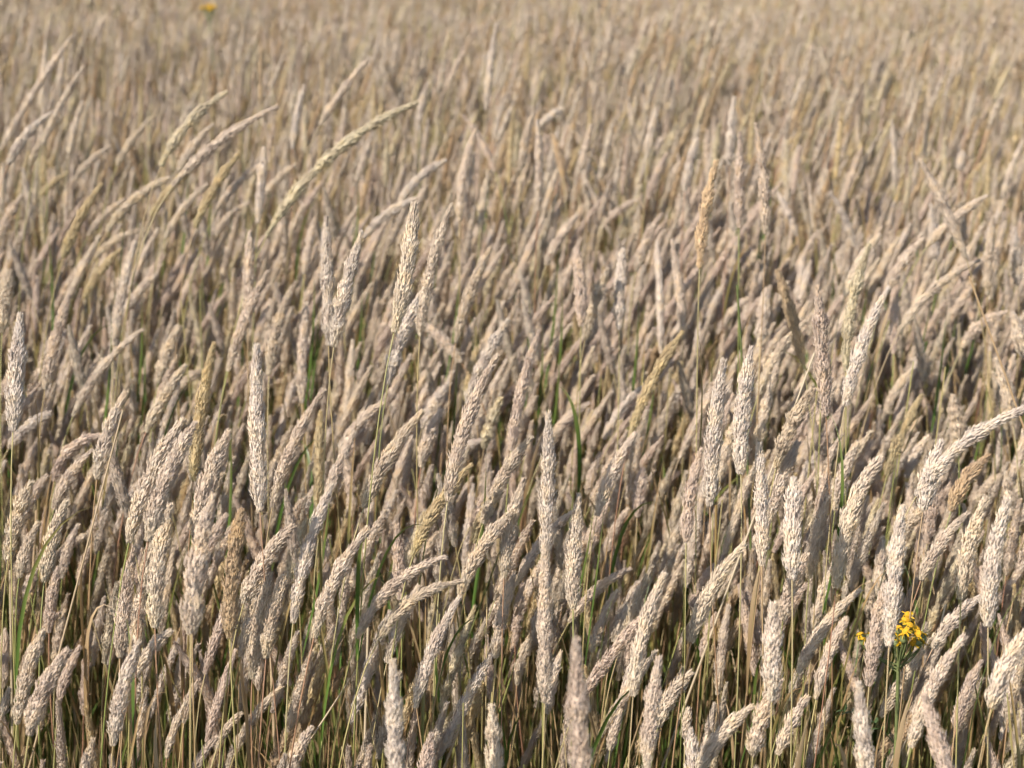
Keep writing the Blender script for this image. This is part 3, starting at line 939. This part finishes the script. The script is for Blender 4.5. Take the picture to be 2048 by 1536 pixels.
# ------------------------------------------------------------------ the rest of the field
def plant_proto(i, lod):
    g = np.random.default_rng(7000 + 100 * lod + i); mb = MB()
    H = g.uniform(0.60, 0.90) if lod == 0 else g.uniform(0.76, 0.92)
    L = g.uniform(0.105, 0.17) if lod < 2 else g.uniform(0.085, 0.15)
    Rm = g.uniform(0.0058, 0.0094) if lod < 2 else g.uniform(0.0052, 0.0084)
    if lod == 2: L *= 0.8
    lean = g.normal(0.25, 0.13); yl = g.normal(0, 0.12)
    if g.uniform() < 0.08: lean = -g.uniform(0.1, 0.4)
    ax = norm(np.array([math.sin(lean), yl, math.cos(lean)]))
    droop = abs(lean) * g.uniform(0.05, 0.35)
    B = np.array([0.16 * lean + g.normal(0, 0.02), g.normal(0, 0.03), H - L * ax[2]])
    T = B + ax * L + np.array([np.sign(lean) * droop * L * 0.4, 0, -droop * L * 0.3])
    M = B + ax * L * 0.5
    mb.ends = (B, T)
    d0 = norm(M - B)
    n_st, sd = ((12, 5), (7, 3), (4, 3))[lod]
    pts = stem_curve(np.zeros(3), B, d0, n_st)
    stem(mb, pts, 0.0012 * (1 + 0.3 * lod), 0.0007 * (1 + 0.3 * lod), g.uniform(), sd, 0)
    if lod == 0: seed_head(mb, [B, M, T], Rm, int(6.5e5 * L * Rm), g, g.choice([0, 0.2, 0.5]), 0.0070, 3, 1, False)
    elif lod == 1: seed_head(mb, [B, M, T], Rm, int(2.6e5 * L * Rm), g, g.choice([0, 0.3]), 0.0090, 3, 1, False)
    else: seed_head(mb, [B, M, T], Rm * 1.05, 40, g, 0.2, 0.015, 3, 1, False)
    for q in range((2, 1, 1)[lod]):
        a = g.uniform(0, 6.28); Lf = g.uniform(0.15, 0.32); d = np.array([math.cos(a), math.sin(a), 0])
        s = pts[g.integers(1, n_st - 2)]
        blade(mb, [s, s + d * Lf * 0.12 + np.array([0, 0, Lf * 0.6]), s + d * Lf * g.uniform(0.1, 0.4) + np.array([0, 0, Lf * g.uniform(0.7, 0.95)])],
              g.uniform(0.003, 0.005), g.uniform(0.1, 1), g, n=(8, 5, 4)[lod], twist=1.0, mi=2)
    return mb

def tuft_proto(i):
    g = np.random.default_rng(9500 + i); mb = MB()
    for q in range(12):
        a = g.uniform(0, 6.28); Lf = g.uniform(0.22, 0.55); d = np.array([math.cos(a), math.sin(a), 0])
        s = np.array([g.normal(0, 0.03), g.normal(0, 0.03), 0])
        o = Lf * g.uniform(0.04, 0.26)
        blade(mb, [s, s + d * o * 0.2 + np.array([0, 0, Lf * 0.6]), s + d * o + np.array([0, 0, Lf * g.uniform(0.7, 1.0)])],
              g.uniform(0.0028, 0.0064), g.beta(0.6, 1.5), g, n=6, twist=g.uniform(-1, 1))
    for q in range(4):                                   # bare culms among the leaves
        s = np.array([g.normal(0, 0.04), g.normal(0, 0.04), 0]); h = g.uniform(0.40, 0.72)
        e = s + np.array([g.normal(0, 0.06), g.normal(0, 0.06), h])
        stem(mb, bezier([s, s + np.array([0, 0, h * 0.5]), e], np.linspace(0, 1, 6)), 0.0012, 0.0007, g.uniform(0, 1), 4, 1)
    return mb

PROTO = bpy.data.collections.new('field_plants')
pi = [0]
def proto(me):
    o = bpy.data.objects.new('field_plant_%03d' % pi[0], me); pi[0] += 1
    PROTO.objects.link(o)
    return pi[0] - 1
tones = ['b', 'c', 'k', 'b', 'c', 'b', 'y', 'b', 'c', 'k', 't', 'b', 'p', 'b', 'g', 'b']
NEAR, ENDS = [], []
for i in range(24):
    mb = plant_proto(i, 0); ENDS.append(mb.ends)
    NEAR.append(proto(mb.mesh('field_plant', [M_STEM, M_HEAD[tones[i % 16]], M_BLADE])))
def clear_of_traced(p, rz, s, v):
    """which of these plants do not crowd in right before a traced head"""
    tr = np.array(TRACED)
    ks = np.array([NEAR.index(q) for q in v])
    c, sn = np.cos(rz), np.sin(rz)
    keep = np.ones(len(p), bool)
    EB = np.array([e[0] for e in ENDS])[ks]; ET = np.array([e[1] for e in ENDS])[ks]
    A, Bv = tr[:, 0:2], tr[:, 2:4]; AB = Bv - A; l2 = (AB ** 2).sum(1)
    for f in (0.0, 0.33, 0.66, 1.0):
        q = (EB * (1 - f) + ET * f) * s[:, None]
        w = np.stack([p[:, 0] + q[:, 0] * c - q[:, 1] * sn, p[:, 1] + q[:, 0] * sn + q[:, 1] * c, q[:, 2]], -1) - CP
        d = w @ FW
        px = np.stack([1024 + FPX * (w @ RT) / d, 768 - FPX * (w @ UP) / d], -1)
        u = np.clip(((px[:, None] - A[None]) * AB[None]).sum(-1) / l2[None], 0, 1)
        dist = np.linalg.norm(px[:, None] - (A[None] + u[..., None] * AB[None]), axis=-1)
        hit = (dist < tr[None, :, 5] * 0.5 + 0.0075 * FPX / d[:, None]) & (d[:, None] < tr[None, :, 4] + 0.03)
        keep &= ~hit.any(1)
    return keep
CLUMP_MATS = [M_STEM, M_HEAD['c'], M_BLADE] + [M_HEAD[t] for t in 'bbkbbytcbg']
def clumps(count, size, plants, lod, nlow, seed):
    out = []
    for i in range(count):
        g = np.random.default_rng(seed + i); mb = MB()
        lows = [plant_proto(40 + 17 * i + q, lod) for q in range(nlow)]
        for q in range(plants):
            z = g.uniform(0.68, 1.0) if g.uniform() > 0.04 else g.uniform(1.02, 1.16)
            mb.merge(lows[q % nlow], (g.uniform(-size / 2, size / 2), g.uniform(-size / 2, size / 2), 0), g.normal(0, 0.6), z, g.uniform(), int(g.integers(3, 13)))
        out.append(proto(mb.mesh('field_clump', CLUMP_MATS)))
    return out
CM, CF, CT = 0.40, 0.46, 0.42
MIDP = clumps(4, CM, 92, 1, 13, 8000)
FAR = clumps(4, CF, 150, 2, 9, 9000)
TUFT = []
tufts = [tuft_proto(i) for i in range(8)]
for i in range(5):
    g = np.random.default_rng(9700 + i); mb = MB()
    for q in range(17):
        mb.merge(tufts[g.integers(0, 8)], (g.uniform(-CT / 2, CT / 2), g.uniform(-CT / 2, CT / 2), 0), g.uniform(0, 6.28), g.uniform(0.7, 1.2))
    TUFT.append(proto(mb.mesh('blade_tuft', [M_BLADE, M_STEM])))

def scatter(y0, y1, density, margin):
    """even but irregular points on the ground inside the part of the field the view can take in"""
    out = []
    hw = lambda y: 0.302 * max(y, 0) + margin
    n = rng.poisson(density * (y1 - y0) * 2 * hw(y1))
    x = rng.uniform(-hw(y1), hw(y1), n); y = rng.uniform(y0, y1, n)
    k = np.abs(x) < 0.302 * np.maximum(y, 0) + margin
    return np.stack([x[k], y[k]], -1)

def patchy(p):
    return 0.5 + 0.25 * np.sin(p[:, 0] * 2.3 + 1.1 + 0.9 * np.sin(p[:, 1] * 1.3)) + 0.25 * np.sin(p[:, 1] * 3.1 + p[:, 0] * 1.7)

def gn_object(name, pts, rot, scl, var, label, cat):
    me = bpy.data.meshes.new(name)
    me.vertices.add(len(pts)); me.vertices.foreach_set('co', np.asarray(pts, float).ravel())
    a = me.attributes.new('rot', 'FLOAT_VECTOR', 'POINT'); a.data.foreach_set('vector', np.asarray(rot, float).ravel())
    a = me.attributes.new('scl', 'FLOAT', 'POINT'); a.data.foreach_set('value', np.asarray(scl, float).ravel())
    a = me.attributes.new('variant', 'INT', 'POINT'); a.data.foreach_set('value', np.asarray(var, np.int32).ravel())
    o = link(name, me)
    nt = bpy.data.node_groups.new(name, 'GeometryNodeTree')
    nt.interface.new_socket('Geometry', in_out='INPUT', socket_type='NodeSocketGeometry')
    nt.interface.new_socket('Geometry', in_out='OUTPUT', socket_type='NodeSocketGeometry')
    N, L = nt.nodes, nt.links
    gi, go = N.new('NodeGroupInput'), N.new('NodeGroupOutput')
    ci = N.new('GeometryNodeCollectionInfo'); ci.inputs['Collection'].default_value = PROTO
    ci.inputs['Separate Children'].default_value = True; ci.inputs['Reset Children'].default_value = True
    ip = N.new('GeometryNodeInstanceOnPoints'); ip.inputs['Pick Instance'].default_value = True
    def attr(nm, ty):
        x = N.new('GeometryNodeInputNamedAttribute'); x.data_type = ty; x.inputs['Name'].default_value = nm
        return x.outputs['Attribute']
    er = N.new('FunctionNodeEulerToRotation'); L.new(attr('rot', 'FLOAT_VECTOR'), er.inputs[0])
    L.new(gi.outputs[0], ip.inputs['Points']); L.new(ci.outputs[0], ip.inputs['Instance'])
    L.new(attr('variant', 'INT'), ip.inputs['Instance Index']); L.new(er.outputs[0], ip.inputs['Rotation'])
    L.new(attr('scl', 'FLOAT'), ip.inputs['Scale']); L.new(ip.outputs[0], go.inputs[0])
    md = o.modifiers.new('scatter', 'NODES'); md.node_group = nt
    tag(o, label, cat, None, 'stuff')
    return o

def grid(y0, y1, step, margin):
    q = np.array([(x, y) for y in np.arange(y0 + step / 2, y1 + step * 0.4, step) for x in np.arange(-0.302 * y - margin, 0.302 * y + margin, step)])
    return q + rng.normal(0, step * 0.07, q.shape)

def build_field():
    P, RO, S, V = [], [], [], []
    def put(p, rz, s, v, tilt=0.06):
        n = len(p)
        P.append(np.c_[p, np.zeros(n)]); RO.append(np.c_[rng.normal(0, tilt, n), rng.normal(0, tilt, n), rz]); S.append(s); V.append(v)
    # near: below and between the traced stalks
    p = scatter(0.5, 3.9, 1050, 0.75)
    p = p[rng.uniform(0, 1, len(p)) < (0.55 + 0.45 * patchy(p)) * (0.22 + 0.78 * smooth((p[:, 1] - 1.6) / 0.9))]
    n = len(p); far = smooth((p[:, 1] - 2.1) / 1.3)
    rz = rng.normal(0, 0.45, n); sc = rng.uniform(0.78, 0.98, n) * (1 - far) + rng.uniform(0.86, 1.10, n) * far; v = rng.choice(NEAR, n)
    ok = clear_of_traced(p, rz, sc, v)
    put(p[ok], rz[ok], sc[ok], v[ok], 0.03)
    q = grid(3.9, 7.5, CM, 0.9); n = len(q)
    put(q, rng.normal(0, 0.14, n), rng.uniform(0.86, 1.0, n) + 0.12 * patchy(q), rng.choice(MIDP, n), 0.015)
    q = grid(7.5, 32, CF, 1.6); n = len(q)
    put(q, rng.normal(0, 0.12, n), rng.uniform(0.86, 1.0, n) + 0.14 * patchy(q), rng.choice(FAR, n), 0.01)
    gn_object('seeding_grass', np.concatenate(P), np.concatenate(RO), np.concatenate(S), np.concatenate(V),
              'dense field of pale seeding grass stretching away behind the foreground', 'grass')
    p = grid(0.2, 7.5, CT, 0.75); n = len(p)
    gn_object('grass_undergrowth', np.c_[p, np.zeros(n)], np.c_[rng.normal(0, 0.02, (n, 2)), rng.uniform(0, 6.28, n)],
              rng.uniform(0.85, 1.12, n), rng.choice(TUFT, n), 'green and rusty leaf blades growing between the stalks', 'grass')
build_field()
